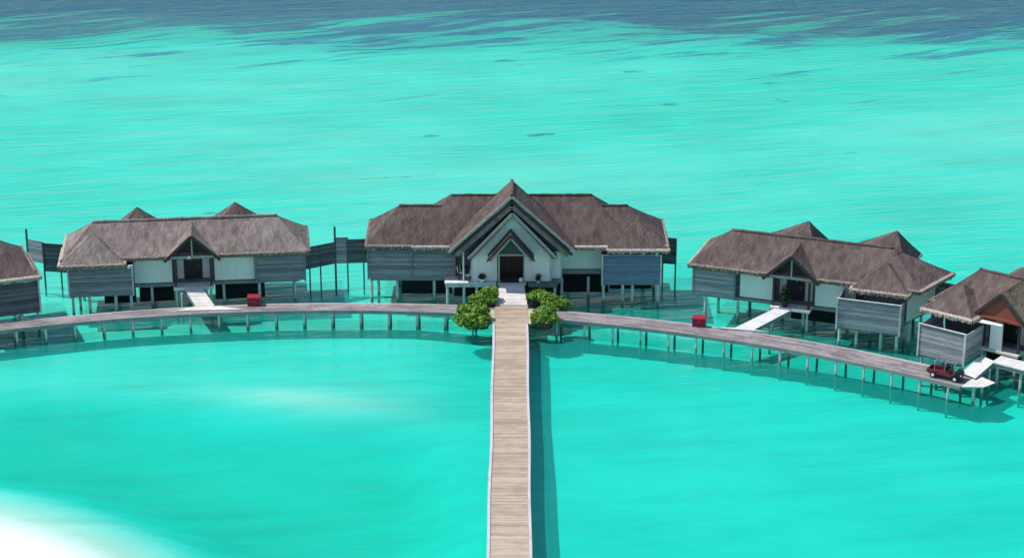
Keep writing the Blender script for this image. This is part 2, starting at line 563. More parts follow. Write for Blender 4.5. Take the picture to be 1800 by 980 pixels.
def hip_roof(mb, fr, rg, x0, x1, y0, y1, z, h, il, ir, yr=None, sides='FLRB', thick=.26, rz=.15, flare=(0, 0)):
    """hipped thatch roof: eave rectangle at z, ridge h higher, hip insets il / ir"""
    yr = (y0 + y1) / 2 if yr is None else yr
    A, B, C, D = (x0, y0, z), (x1, y0, z), (x1 + flare[0], y1 + flare[1], z), (x0, y1, z)
    P, Q = (x0 + il, yr, z + h), (x1 - ir, yr, z + h)
    if x1 - ir - x0 - il < .05:
        P = Q = ((x0 + il + x1 - ir) / 2, yr, z + h)
    mb.patch(A, B, Q, P)
    mb.patch(C, D, P, Q)
    mb.patch(B, C, Q, Q)
    mb.patch(D, A, P, P)
    lo = [(p[0], p[1], p[2] - thick) for p in (A, B, C, D)]
    for p, q, i in ((A, B, 0), (B, C, 1), (C, D, 2), (D, A, 3)):
        v = [mb.bm.verts.new(x) for x in (p, q, lo[(i + 1) % 4], lo[i])]
        mb.bm.faces.new(v[::-1])
    mb.bm.faces.new([mb.bm.verts.new(x) for x in lo][::-1])
    E = {'F': (A, B), 'R': (B, C), 'B': (C, D), 'L': (D, A)}
    for s in sides:
        fringe_line(fr, *E[s])
    if P != Q and rg is not None:
        roll(rg, (P[0], P[1], P[2] + .02), (Q[0], Q[1], Q[2] + .02), rz)


def gable_roof(mb, xc, hw, y0, y1, zf, za, t=.22):
    """two thatched slabs meeting at a ridge that runs along y"""
    for s in (-1, 1):
        e0, e1 = (xc + s * hw, y0, zf), (xc + s * hw, y1, zf)
        r0, r1 = (xc, y0, za), (xc, y1, za)
        if s < 0:
            mb.patch(e1, e0, r0, r1)
        else:
            mb.patch(e0, e1, r1, r0)
        dn = Vector((0, 0, -t))
        e0d, e1d, r0d, r1d = (Vector(x) + dn for x in (e0, e1, r0, r1))
        for f in ([e0, r0, r0d, e0d], [e1, e1d, r1d, r1], [e0, e0d, e1d, e1], [e0d, r0d, r1d, e1d]):
            mb.bm.faces.new([mb.bm.verts.new(x) for x in f])


def rake_boards(mb, xc, hw, y, zf, za, w=.10, h=.26, drop=.02):
    for s in (-1, 1):
        mb.bar((xc + s * hw, y, zf - drop), (xc + s * .03, y, za - drop), w, h)


def plank_panel(mb, x0, x1, y, z0, z1, pitch=.2, gap=.022, t=.05, vertical=False):
    if vertical:
        x = x0
        while x < x1 - .02:
            mb.box(x, min(x + pitch - gap, x1), y, y + t + random.uniform(0, .012), z0, z1); x += pitch
    else:
        z = z0
        while z < z1 - .02:
            mb.box(x0, x1, y - random.uniform(0, .012), y + t, z, min(z + pitch - gap, z1)); z += pitch


def plank_side(mb, x, y0, y1, z0, z1, pitch=.2, gap=.022, t=.05):
    z = z0
    while z < z1 - .02:
        mb.box(x - t / 2, x + t / 2, y0, y1, z, min(z + pitch - gap, z1)); z += pitch


def make_piles(parent, pts, ztop, r=.13, zb=BED):
    for i, (x, y) in enumerate(pts):
        mb = MB()
        lean = random.uniform(-.03, .03)
        mb.cyl((x + lean, y, zb), (x, y, ztop), r * 1.05, r * .95, 10)
        mb.build('pile', M['pile'], parent, smooth=False)


def screen_box(parent, x0, x1, y0, y1, z0, z1, m, name='privacy_screen'):
    mb = MB()
    plank_panel(mb, x0, x1, y0, z0, z1)
    plank_side(mb, x0 - .03, y0 + .06, y1, z0, z1)
    plank_side(mb, x1 + .03, y0 + .06, y1, z0, z1)
    o = mb.build(name, m, parent)
    fr = MB()
    for x in (x0 - .03, x1 + .03):
        fr.box(x - .07, x + .07, y0 - .075, y0 + .055, z0 - .15, z1 + .065)
    fr.box(x0 - .11, x1 + .11, y0 - .085, y0 + .07, z1 + .065, z1 + .12)
    fr.build('frame', M['pile'], o)
    fl = MB(); fl.box(x0 + .05, x1 - .05, y0 + .09, y1, z0 - .16, z0 - .02)
    fl.build('floor', M['beam'], o)
    return o


def lamp(parent, p):
    mb = MB(); mb.lathe(p, [(.05, -.13), (.13, -.08), (.16, .0), (.13, .08), (.05, .13)], 12)
    mb.build('wall_lamp', M['white'], parent, smooth=True)


# ------------------------------------------------------------------ beach villas over the water
def villa(label, loc, yaw, x0, x1, depth, h, il, ir, pyr, cones, walls, screens, box, door, th, floor=2.2, eave=4.9, bay=None, shade_spans=(), flare=(0, 0), infill_y=.35,
          gable=(2.35, 2.15), lamps=(), infill='dark_timber', piles=None, rear_th=None, porch_th=None, rear_skew=0.0):
    root = thing('overwater_villa', label, 'villa', (loc[0], loc[1], 0), R(yaw), 'thatched villas on stilts along the jetty')
    # walls -------------------------------------------------
    mb = MB()
    mb.box(x0 + 1.0, door - 1.75, 1.12, depth - 1.0, floor, eave - .28)
    mb.box(door + 1.75, x1 - 1.0, 1.12, depth - 1.0, floor, eave - .28)
    mb.box(door - 1.75, door + 1.75, 2.0, depth - 1.0, floor, eave - .28)
    mb.build('wall', M['screen_dark'], root)
    for a, b in walls:
        w = MB()
        plank_panel(w, a, b, 1.03, floor + .06, eave - .30, pitch=.6, gap=.006, vertical=True, t=.07)
        w.build('wall_panel', M['wall'], root)
    for s, xx in ((-1, x0 + .95), (1, x1 - .95)):               # end walls
        w = MB()
        y = 1.2 if not (bay and bay * s > 0) else -.1
        while y < depth - 1.1:
            w.box(min(xx, xx + s * .05), max(xx, xx + s * .05), y, min(y + .594, depth - 1.05), floor, eave - .3); y += .6
        if flare[0] and s > 0:                                  # splayed end of the villa
            w.bm.free(); w = MB()
            a, b = Vector((xx, -.1, 0)), Vector((x1 + flare[0] - 1.1, depth + flare[1] - .9, 0))
            n = int((b - a).length / .6)
            for i in range(n):
                p, q = a.lerp(b, i / n), a.lerp(b, (i + .99) / n)
                w.slab([(p.x, p.y, eave - .3), (q.x, q.y, eave - .3), (q.x - .12, q.y + .06, eave - .3), (p.x - .12, p.y + .06, eave - .3)], eave - .3 - floor)
            f = MB(); f.slab([(x1 - 1.0, .5, floor - .04), (b.x, b.y, floor - .04), (x1 - 1.0, b.y, floor - .04), (x1 - 1.2, b.y - 1, floor - .04)], .22)
            f.build('floor', M['beam'], root)
            make_piles(root, [(a.x + .2, .3), ((a.x + b.x) / 2 - .1, 2.6), (b.x - .3, b.y - .3)], floor - .2)
        w.build('end_wall', M['wall'], root)
        if bay and bay * s > 0:
            w = MB(); w.box(min(xx - s * 3.6, xx - s * .02), max(xx - s * 3.6, xx - s * .02), -.1, 1.0, floor, eave - .3)
            w.build('bay_wall', M['screen_dark'], root)
            w = MB(); w.box(min(xx - s * 3.6, xx + s * .03), max(xx - s * 3.6, xx + s * .03), -.15, .9, floor - .28, floor - .02)
            w.build('floor', M['beam'], root)
    for a, b, yy in shade_spans:                                     # black panels added to deepen the shade below the floor
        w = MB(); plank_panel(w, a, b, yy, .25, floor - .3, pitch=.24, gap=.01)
        w.build('underfloor_shade', M['shade_panel'], root)
    for a, b, mm in screens:
        s = MB()
        plank_panel(s, a, b, .80, floor - .12, eave - .36)
        o = s.build('privacy_screen', M[mm], root)
        for x in (a, b):
            f = MB(); f.box(x - .07, x + .07, .70, .88, floor - .25, eave - .36)
            f.build('frame', M['beam'], o)
    # floor -------------------------------------------------
    f = MB(); f.box(x0 + .9, x1 - .9, .92, depth - .9, floor - .28, floor - .02)
    f.build('floor', M['beam'], root)
    f = MB(); f.box(door - 1.7, door + 1.7, -.35, .91, floor - .2, floor)
    f.build('porch_floor', M['deck_pale'], root)
    # porch ---------------------------------------------------
    b = MB()
    b.box(door - .62, door + .55, 1.92, 1.985, floor, floor + 2.25)
    d_ = b.build('door', M['door'], root)
    b = MB()
    for x in (door - .72, door + .65):
        b.box(x - .07, x + .07, 1.86, 1.98, floor, floor + 2.26)
    b.box(door - .79, door + .72, 1.86, 1.98, floor + 2.26, floor + 2.36)
    b.build('door_frame', M['dark_timber'], d_)
    b = MB(); b.cyl((door + .42, 1.90, floor + .9), (door + .42, 1.90, floor + 1.25), .025)
    b.build('handle', M['steel'], d_)
    for xa, xb in ((door + .76, door + 1.40), (door - 1.40, door - .83)):
        b = MB(); b.box(xa, xb, 1.93, 1.985, floor + .02, floor + 2.36)
        b.build('wall_panel', M['deck_white'], root)
    for x in (door - 1.5, door + 1.5):
        b = MB(); b.box(x - .09, x + .09, .0, .18, floor, eave - .12)
        b.build('porch_post', M['dark_timber'], root)
    # roof ---------------------------------------------------
    rf, fg, rg = MB(), MB(), MB()
    hip_roof(rf, fg, rg, x0, x1, 0, depth, eave, h, il, ir, flare=flare)
    if pyr:
        a, b2, fw, dp, hh, ze = pyr
        hip_roof(rf, fg, rg, a, b2, -fw, -fw + dp, ze, hh, (b2 - a) / 2, (b2 - a) / 2, yr=-fw + dp * .5, sides='FLR')
    roof = rf.build('roof', M[th], root, smooth=False)
    fg.build('thatch_fringe', M['fringe'], roof)
    rg.build('ridge_cap', M[th], roof, smooth=True)
    for cx, cy, hw, zz, hh in cones:
        r2, f2, g2 = MB(), MB(), MB()
        sk = rear_skew * hw
        hip_roof(r2, f2, None, cx - hw, cx + hw, cy - hw, cy + hw, zz, hh, hw + sk, hw - sk, sides='BLR')
        o = r2.build('rear_roof', M[rear_th or th], root)
        f2.build('thatch_fringe', M['fringe'], o)
        g2.bm.free()
        w = MB(); w.box(cx - hw + .8, cx + hw - .8, depth - .95, max(cy + hw - .8, depth - .5), floor, zz - .27)
        w.build('rear_wall', M['screen_dark'], root)
    hw, gh = gable
    g = MB(); gable_roof(g, door, hw, -.45, depth * .5, eave - .15, eave - .15 + gh)
    pr = g.build('porch_roof', M[porch_th or th], root)
    g = MB(); rake_boards(g, door, hw, -.50, eave - .24, eave - .24 + gh)
    g.build('bargeboard', M['dark_timber'], pr)
    g = MB(); k = (hw - .35) / hw
    g.poly_y([(door - hw * k, eave - .05), (door + hw * k, eave - .05), (door, eave - .42 + gh)], infill_y, infill_y + .15)
    g.build('gable_infill', M[infill], pr)
    ty = min(-.2, infill_y - .1)
    g = MB(); g.bar((door - hw + .35, ty, eave - .02), (door + hw - .35, ty, eave - .02), .14, .2)
    if infill == 'dark_timber':
        g.bar((door, ty, eave + .085), (door, ty, eave - .55 + gh), .12, .14)
    g.build('tie_beam', M['rake'] if infill == 'dark_timber' else M['red_timber'], pr)
    # box screen ---------------------------------------------
    if box:
        bx0, bx1, by0, by1, bz0, bz1, bm_ = box
        screen_box(root, bx0, bx1, by0, by1, bz0, bz1, M[bm_])
        make_piles(root, [(bx0 + .2, by0 + .3), (bx0 + 1.6, by0 + .3), (bx1 - 1.5, by0 + .3), (bx1 - .2, by0 + .3)], bz0 - .16)
    for p in lamps:
        lamp(root, p)
    # stilts -------------------------------------------------
    if piles is None:
        n = int((x1 - x0 - 2.6) / 2.7)
        piles = [(x0 + 1.3 + i * (x1 - x0 - 2.6) / n, 1.25) for i in range(n + 1)]
        piles += [(x0 + 1.3 + i * (x1 - x0 - 2.6) / n, depth - 1.4) for i in range(n + 1)]
    make_piles(root, piles, floor - .28)
    make_piles(root, [(door - 1.45, -.1), (door + 1.45, -.1)], floor - .2, .10)
    return root


V_left = villa('pale brown thatched villa with two small rear peaks, left of the biggest villa',
      (-27.1, -1.2), 6.7, -11.0, 9.9, 6.8, 2.25, 2.6, 2.6,
      pyr=(-11.15, -5.6, 1.0, 5.0, 2.05, 4.70),
      cones=[(-4.75, 6.4, 2.25, 5.1, 2.3), (3.7, 6.5, 2.5, 5.1, 2.4)], shade_spans=[(-4.7, -1.75, 1.9), (1.75, 6.0, 1.9), (-7.7, -5.0, 1.9)],
      walls=[(-5.0, -1.8), (1.8, 5.2)], screens=[(5.3, 9.5, 'screen')],
      box=(-10.4, -5.1, -.35, 3.0, 1.85, 4.3, 'screen'), door=0.0, th='thatch_pale', rear_th='thatch_mid',
      lamps=[(-8.0, -.55, 4.38), (-5.35, -.5, 4.3), (-.25, -.45, 4.95)])
V_right = villa('brown thatched villa with silvery slatted screens, right of the biggest villa',
      (23.1, -6.4), -20.0, -8.9, 10.6, 7.0, 2.3, 2.8, 3.0,
      pyr=(5.0, 9.9, .95, 5.4, 1.8, 4.75),
      cones=[(-1.6, 5.7, 3.2, 5.1, 2.9), (5.9, 5.7, 3.2, 5.1, 2.9)], rear_skew=.5, bay=1, flare=(1.9, -1.5), shade_spans=[(-.5, 9.0, 2.6)],
      walls=[(-4.6, -1.8), (1.8, 5.2)], screens=[(-8.6, -5.0, 'screen_pale')],
      box=(4.3, 9.4, -1.85, 1.6, 1.75, 4.15, 'screen_pale'), door=0.0, th='thatch_mid')
V_far_right = villa('villa with a red brown porch gable cut off by the right edge of the photo',
      (38.35, -15.7), -38.0, -6.2, 9.5, 6.8, 2.3, 2.6, 2.6,
      pyr=(-6.1, -1.5, 1.7, 5.4, 1.8, 4.72),
      cones=[(-.6, 7.8, 2.9, 5.2, 2.2), (6.2, 7.8, 2.9, 5.2, 2.2)], infill_y=-.32, shade_spans=[(-4.5, 6, 2.2)],
      walls=[(1.8, 5.4)], screens=[(5.6, 9.2, 'screen')],
      box=(-5.3, -1.35, -3.1, 1.0, 1.5, 4.0, 'screen_pale'), door=0.2, th='thatch_mid', gable=(2.4, 2.35),
      infill='red_timber', porch_th='thatch_tan')
b = MB(); b.box(-.62, .42, -.22, -.14, 2.22, 4.5); b.build('porch_panel', M['white'], V_far_right)
b = MB(); b.hexa([(-1.75, -.95, 4.42), (.5, -.62, 4.42), (.5, -.25, 4.50), (-1.75, -.25, 4.50), (-1.75, -.95, 4.48), (.5, -.62, 4.48), (.5, -.25, 4.56), (-1.75, -.25, 4.56)])
b.build('porch_canopy', M['white'], V_far_right)
V_far_left = villa('villa with a dark slatted wall cut off by the left edge of the photo',
      (-48.2, -8.4), 21.0, -9.0, 9.2, 6.8, 2.2, 2.7, 2.7,
      pyr=(3.2, 9.5, .9, 6.4, 2.25, 4.72),
      cones=[(-3.0, 7.8, 2.7, 5.1, 2.0)],
      walls=[(1.7, 3.0)], screens=[(-8.6, -5.0, 'screen')],
      box=(3.6, 9.3, -.5, 3.0, 1.6, 4.25, 'screen_dark'), door=0.0, th='thatch_mid')


# ------------------------------------------------------------------ the big central villa
def centre_villa():
    F, EZ = 2.4, 5.2
    root = thing('overwater_villa', 'biggest villa, with nested white front gables, at the end of the boardwalk', 'villa',
                 (0, 0, 0), 0, 'thatched villas on stilts along the jetty')
    # bodies
    mb = MB()
    mb.box(-11.6, -4.9, 1.0, 7.2, F, EZ - .28)
    mb.box(-4.88, 4.2, 1.65, 8.0, F, EZ - .28)
    mb.box(4.22, 12.3, 1.75, 7.2, F, EZ - .28)
    mb.build('wall', M['screen_dark'], root)
    # long batten screen on the left wing
    s = MB(); plank_panel(s, -12.3, -4.95, .72, 2.2, 4.82)
    o = s.build('privacy_screen', M['screen'], root)
    for x in (-12.35, -8.6, -4.9):
        f = MB(); f.box(x - .06, x + .06, .60, .70, 2.1, 4.86); f.build('frame', M['beam'], o)
    s = MB(); plank_side(s, -12.38, .8, 5.5, 2.2, 4.82); s.build('end_screen', M['screen'], root)
    # white wall on the right wing
    w = MB(); plank_panel(w, 4.25, 7.9, 1.62, 2.75, 4.9, pitch=.6, gap=.006, vertical=True, t=.08)
    w.build('wall_panel', M['wall'], root)
    w = MB(); w.box(12.32, 12.38, 1.9, 7.0, F, 4.9); w.build('end_wall', M['wall'], root)
    # blue grey screen box
    screen_box(root, 7.75, 12.7, .1, 3.0, 1.95, 4.45, M['screen_blue'])
    # floors
    for q in ((-12.2, -4.95, .85, 7.3, F - .45, F - .02), (-4.93, 4.2, -.25, 8.1, F - .3, F - .02), (4.22, 12.3, 1.55, 7.3, F - .1, F + .3)):
        f = MB(); f.box(*q); f.build('floor', M['beam'], root)
    for a, b, yy in ((-9.6, -5.2, 2.2), (-5.0, 4.2, 1.6), (4.3, 8.4, 2.6), (8.5, 12.2, 3.4)):  # added black panels stand in for the shade under the villa
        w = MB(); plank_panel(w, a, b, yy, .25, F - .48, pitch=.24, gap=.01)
        w.build('underfloor_shade', M['shade_panel'], root)
    # roofs
    rf, fg, rg = MB(), MB(), MB()
    hip_roof(rf, fg, None, -12.55, 1.0, .4, 7.6, EZ, 2.5, 2.75, 2.0, sides='FLB')
    hip_roof(rf, fg, None, -1.0, 13.35, .4, 7.6, EZ, 2.5, 2.0, 3.3, sides='FRB')
    fg2 = MB()
    hip_roof(rf, fg2, None, -8.6, 10.3, .12, 9.4, EZ + .02, 3.2, 3.2, 3.3, sides='B')
    fg2.bm.free()
    fringe_line(fg, (-8.6, .12, EZ + .02), (-5.3, .12, EZ + .02)); fringe_line(fg, (5.3, .12, EZ + .02), (8.15, .12, EZ + .02))
    hip_roof(rf, fg, None, 8.1, 13.4, -.38, 5.6, 5.08, 1.85, 2.65, 2.65, yr=2.55, sides='FLR')
    roof = rf.build('roof', M['thatch_dark'], root)
    fg.build('thatch_fringe', M['fringe'], roof)
    rg.bm.free()
    for a, b in (((-9.75, 4.0, 7.73), (-5.6, 4.0, 7.73)), ((-5.3, 4.76, 8.45), (6.95, 4.76, 8.45)), ((7.2, 4.0, 7.73), (10.0, 4.0, 7.73))):
        rg = MB(); roll(rg, a, b, .13); rg.build('ridge_cap', M['thatch_dark'], roof, smooth=True)
    # entrance hall roof: tall gable, ridge running back
    g = MB(); gable_roof(g, 0, 5.35, -1.0, 3.2, 5.32, 10.25, .3)
    g.patch((-2.4, 3.2, 8.04), (2.4, 3.2, 8.04), (0, 3.2, 10.2), (0, 3.2, 10.2))
    gr = g.build('entrance_roof', M['thatch_dark'], root)
    b = MB(); rake_boards(b, 0, 5.38, -1.08, 5.18, 10.1, .10, .22)
    b.build('bargeboard', M['rake'], gr)
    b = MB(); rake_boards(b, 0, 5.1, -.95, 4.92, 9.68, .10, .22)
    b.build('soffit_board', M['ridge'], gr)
    b = MB(); rake_boards(b, 0, 4.75, -.98, 4.90, 9.24, .2, .36)
    b.build('inner_board', M['thatch_pale'], gr)
    b = MB(); b.poly_y([(-4.7, 4.95), (4.7, 4.95), (0, 9.3)], -.2, 0)
    b.build('gable_infill', M['screen_dark'], gr)
    rg = MB(); roll(rg, (0, -1.0, 10.27), (0, 3.2, 10.27), .16); rg.build('ridge_cap', M['thatch_dark'], gr, smooth=True)
    # second, lower gable with the white front
    g = MB(); gable_roof(g, 0.05, 3.75, -1.2, -.25, 4.80, 8.79, .2)
    g2 = g.build('front_roof', M['thatch_dark'], root)
    b = MB(); rake_boards(b, .05, 3.78, -1.27, 4.70, 8.68, .10, .24)
    b.build('bargeboard', M['rake'], g2)
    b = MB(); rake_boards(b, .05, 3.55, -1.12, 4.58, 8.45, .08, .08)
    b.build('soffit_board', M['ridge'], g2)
    # white entrance front (board joints modelled), opening for the door
    def front(x0, x1, y):
        x = x0
        while x < x1 - .05:
            xe = min(x + .6, x1)
            za = lambda q: min(8.42 - abs(q - .05) * 1.065, 8.3)
            a, b_ = x, xe - .006
            pts = [(a, F - .05), (b_, F - .05), (b_, za(b_))]
            if a < .05 < b_: pts.append((.05, za(.05)))
            pts.append((a, za(a)))
            if x < -1.06 or x >= 1.04:
                w.poly_y(pts, y, y + .16)
            else:
                zt = F + 2.35
                pts = [(a, zt), (b_, zt), (b_, za(b_))]
                if a < .05 < b_: pts.append((.05, za(.05)))
                pts.append((a, za(a)))
                w.poly_y(pts, y, y + .16)
            x = xe
    w = MB()
    front(-3.4, -1.06, -.42); front(-1.06, 1.04, -.42); front(1.04, 3.25, -.42)
    w.build('entrance_wall', M['wall'], root)
    w = MB(); w.box(3.25, 4.18, .25, .4, F - .05, 5.0); w.build('side_wall', M['wall'], root)
    for q in ((-3.5, -3.41, -.46, 1.6, F, 4.95), (4.19, 4.28, .2, 1.5, F - .2, 5.0), (3.262, 3.36, -.46, .24, F, 4.9)):
        w = MB(); w.box(*q); w.build('corner_board', M['pile'], root)
    for x in (-4.55, -4.15):
        b = MB(); b.box(x - .07, x + .07, -.35, -.2, F, 5.3)
        b.build('porch_post', M['wall'] if x > -4.3 else M['dark_timber'], root)
    w = MB(); plank_panel(w, -4.85, -3.52, 1.45, F, 5.0, vertical=True); w.build('slatted_wall', M['screen'], root)
    # little hood over the door
    g = MB(); gable_roof(g, -.1, 1.95, -2.0, -.43, 4.82, 7.1, .12)
    hd = g.build('door_hood', M['thatch_dark'], root)
    b = MB(); rake_boards(b, -.1, 2.0, -2.07, 4.76, 7.04, .1, .17); b.build('bargeboard', M['dark_timber'], hd)
    b = MB(); rake_boards(b, -.1, 1.75, -1.95, 4.68, 6.72, .1, .16); b.build('soffit_board', M['rake'], hd)
    b = MB(); b.poly_y([(-1.45, 5.0), (1.25, 5.0), (-.1, 6.75)], -.9, -.8)
    b.build('gable_infill', M['teal_timber'], hd)
    b = MB(); b.bar((-1.3, -.98, 4.93), (1.15, -.98, 4.93), .12, .2)
    b.build('lintel', M['rake'], hd)
    # door recess
    b = MB(); b.box(-.98, -.02, .62, .68, F, F + 2.34); d0 = b.build('door', M['door'], root)
    b = MB(); b.box(.0, .96, .62, .68, F, F + 2.34); d = b.build('door', M['door'], root)
    b = MB(); b.box(-1.07, -1.0, -.25, .66, F, F + 2.36); b.box(.98, 1.05, -.25, .66, F, F + 2.36)
    b.box(-1.07, 1.05, -.25, .66, F + 2.36, F + 2.44)
    b.build('door_frame', M['dark_timber'], root)
    for x, q in ((-.12, d0), (.10, d)):
        b = MB(); b.cyl((x, .58, F + .9), (x, .58, F + 1.3), .02); b.build('handle', M['dark_timber'], q)
    for x in (-1.2, 1.0):
        b = MB(); b.box(x - .06, x + .06, -1.02, -.88, F, 4.84)
        b.build('porch_post', M['dark_timber'] if x < 0 else M['beam'], root)
    b = MB(); b.box(-1.02, .98, -.95, .6, F + .0, F + .03); b.build('door_mat', M['ridge'], root)
    b = MB(); b.box(-1.25, 1.2, -1.03, -.0, F - .22, F - .004); b.build('porch_floor', M['deck_pale'], root)
    # terraces
    t = MB(); x = -5.75
    while x < -1.4:
        t.box(x, min(x + .292, -1.35), -.95, -.48 if x > -3.8 else 1.4, F - .12, F - .01); x += .3
    o = t.build('terrace', M['deck_white'], root)
    t = MB(); t.box(-5.7, -1.35, -.90, -.5, F - .42, F - .13)
    t.build('edge_beam', M['pile'], o)
    t = MB(); x = 1.35
    while x < 3.9:
        t.box(x, min(x + .28, 3.9), -.98, -.44, F - .2, F - .08); x += .3
    o = t.build('terrace', M['deck_green'], root)
    t = MB(); t.box(1.4, 3.85, -.94, -.5, F - .42, F - .21); t.build('edge_beam', M['deck_green'], o)
    # stilts
    pts = [(-12.1, 1.0), (-11.6, 2.6), (-9.9, 1.1), (-6.7, 1.1), (-5.5, -.6), (-4.1, -.65), (-3.0, -.7), (3.65, -.7), (4.3, 1.5), (6.6, 1.8),
           (-10, 6.8), (-7, 6.8), (-4, 6.8), (-1, 6.8), (2, 6.8), (5, 6.8), (8, 6.8), (11.6, 6.8), (-2, 3), (2, 3)]
    make_piles(root, pts, F - .45)
    make_piles(root, [(7.85, .35), (9.5, .35), (10.35, .35), (12.55, .35), (12.4, 4.0)], 1.8)
    return root


centre_villa()

# ------------------------------------------------------------------ walkways
CX, CY, RAD = -14.74, -87.01, 81.7


def arc(phi, r):
    return CX + r * math.sin(phi), CY + r * math.cos(phi)


def jwidth(phi):
    d = math.degrees(phi)
    if d < 0: return 1.75 + .15 * (d + 20) / 20
    return 1.85 + .85 * min(1, d / 33)


def make_jetty():
    root = thing('jetty', 'long curved grey plank jetty on piles linking all the villas', 'jetty')
    p0, p1 = R(-36.0), R(36.9)
    zt = 1.5
    mb = MB()
    strips = 9
    for k in range(strips):
        a = p0 + random.uniform(0, 2.0) / RAD
        while a < p1:
            b = min(a + 1.45 / RAD, p1)
            dz = random.uniform(-.005, .005)

            def at(ph, t):
                return (*arc(ph, RAD + .12 + (jwidth(ph) - .24) * t), zt + dz)
            t0, t1 = k / strips, (k + .94) / strips
            mb.slab([at(a, t0), at(b - .012 / RAD, t0), at(b - .012 / RAD, t1), at(a, t1)], .05)
            a = b
    # end platform
    mb.build('deck', M['deck_grey'], root)
    e = MB()
    tx, ty = math.cos(p1), -math.sin(p1)
    for k in range(9):
        s0, s1 = .03 + k * .24, .03 + k * .24 + .22
        A, B = arc(p1, RAD + .1), arc(p1, RAD + jwidth(p1) + .3 - .0 * k)
        q = [(A[0] + tx * s0, A[1] + ty * s0 + .55 * s0, zt), (A[0] + tx * s1, A[1] + ty * s1 + .55 * s1, zt),
             (B[0] + tx * s1 - .3 * s1, B[1] + ty * s1 - .1 * s1, zt), (B[0] + tx * s0 - .3 * s0, B[1] + ty * s0 - .1 * s0, zt)]
        e.slab(q, .05)
    e.build('end_deck', M['deck_pale'], root)
    for r_in, key, h in ((True, 'kerb_grey', .16), (False, 'kerb', .07)):
        k = MB()
        m = 120
        for i in range(m):
            a, b = p0 + (p1 - p0) * i / m, p0 + (p1 - p0) * (i + .995) / m
            fa = RAD - .06 if r_in else RAD + jwidth(a) - .11
            fb = RAD - .06 if r_in else RAD + jwidth(b) - .11
            q = [(*arc(a, fa), zt + h - .1), (*arc(b, fb), zt + h - .1), (*arc(b, fb + .17), zt + h - .1), (*arc(a, fa + .17), zt + h - .1)]
            k.slab(q, .30 if r_in else .2)
        k.build('kerb', M[key], root)
    m = 120
    for off in (.25, 1.35):                                     # bearers below the boards
        k = MB()
        for i in range(m):
            a, b = p0 + (p1 - p0) * i / m, p0 + (p1 - p0) * (i + 1) / m
            q = [(*arc(a, RAD + off), zt - .06), (*arc(b, RAD + off), zt - .06), (*arc(b, RAD + off + .15), zt - .06), (*arc(a, RAD + off + .15), zt - .06)]
            k.slab(q, .28)
        k.build('bearer', M['beam'], root)
    step = 2.36 / RAD
    a = p1 - .012
    while a > p0:
        x = arc(a, RAD)[0]
        if abs(x) > 2.2:
            for r in (RAD + .06, RAD + jwidth(a) - .35):
                x, y = arc(a, r)
                mb = MB(); mb.cyl((x + random.uniform(-.05, .05), y, BED), (x, y, zt - .12), .105, .095, 10)
                mb.build('pile', M['pile'], root)
        a -= step
    A = arc(p1, RAD + .2)
    for dx, dy, r in ((1.0, .1, .13), (1.9, 1.3, .11), (1.5, 2.1, .11)):
        mb = MB(); mb.cyl((A[0] + dx, A[1] + dy, BED), (A[0] + dx, A[1] + dy, zt - .06), r, r, 10)
        mb.build('pile', M['pile'], root)
    return root


make_jetty()


def make_boardwalk():
    root = thing('boardwalk', 'straight tan plank boardwalk with pale edges running to the central villa', 'boardwalk', (0, 0, 0))
    zt = 1.56
    mb = MB()
    y = -78.0
    while y < -8.45:
        w = .03 * math.sin(y * .35)
        mb.box(-1.40 + w + .06 * smooth(-30, -50, y) * -1, 1.12 + w - .04 * smooth(-30, -50, y), y, y + .232, zt - .05, zt + random.uniform(-.006, .006)); y += .25
    mb.build('deck', M['deck'], root)
    mb = MB()
    while y < -4.25:
        mb.box(-1.42, 1.32, y, y + .232, zt - .05, zt + random.uniform(-.006, .006)); y += .25
    mb.build('junction_deck', M['deck'], root)
    for s in (-1, 1):
        mb = MB()
        yy = -8.4
        while yy < -5.2:
            xo = 1.98 - .35 * abs(yy + 6.6) / 1.8
            mb.box(s * xo if s < 0 else 1.34, -1.44 if s < 0 else xo, yy, yy + .23, zt - .08, zt + random.uniform(-.01, -.002)); yy += .25
        mb.build('side_deck', M['deck_lime'], root)
    for s in (-1, 1):
        mb = MB(); y = -78.0
        while y < -8.5:
            y2 = min(y + 2.4, -8.5)
            w0, w1 = .03 * math.sin(y * .35), .03 * math.sin(y2 * .35)
            e0 = (-1.60 - .06 * smooth(-30, -50, y) if s < 0 else 1.13 - .04 * smooth(-30, -50, y)) + w0
            e1 = (-1.60 - .06 * smooth(-30, -50, y2) if s < 0 else 1.13 - .04 * smooth(-30, -50, y2)) + w1
            q = [(e0, y, zt + .07), (e0 + .19, y, zt + .07), (e1 + .19, y2 - .01, zt + .07), (e1, y2 - .01, zt + .07)]
            mb.slab(q, .24); y = y2
        mb.build('kerb', M['kerb'], root)
    for x in (-1.2, .8):
        mb = MB(); mb.box(x, x + .16, -78, -4.4, zt - .36, zt - .06); mb.build('bearer', M['beam'], root)
    y = -77.0
    while y < -6:
        for x in (-1.35, 1.08):
            mb = MB(); mb.cyl((x, y, BED), (x, y, zt - .07), .11, .10, 10)
            mb.build('pile', M['pile'], root)
        y += 3.1
    return root


make_boardwalk()


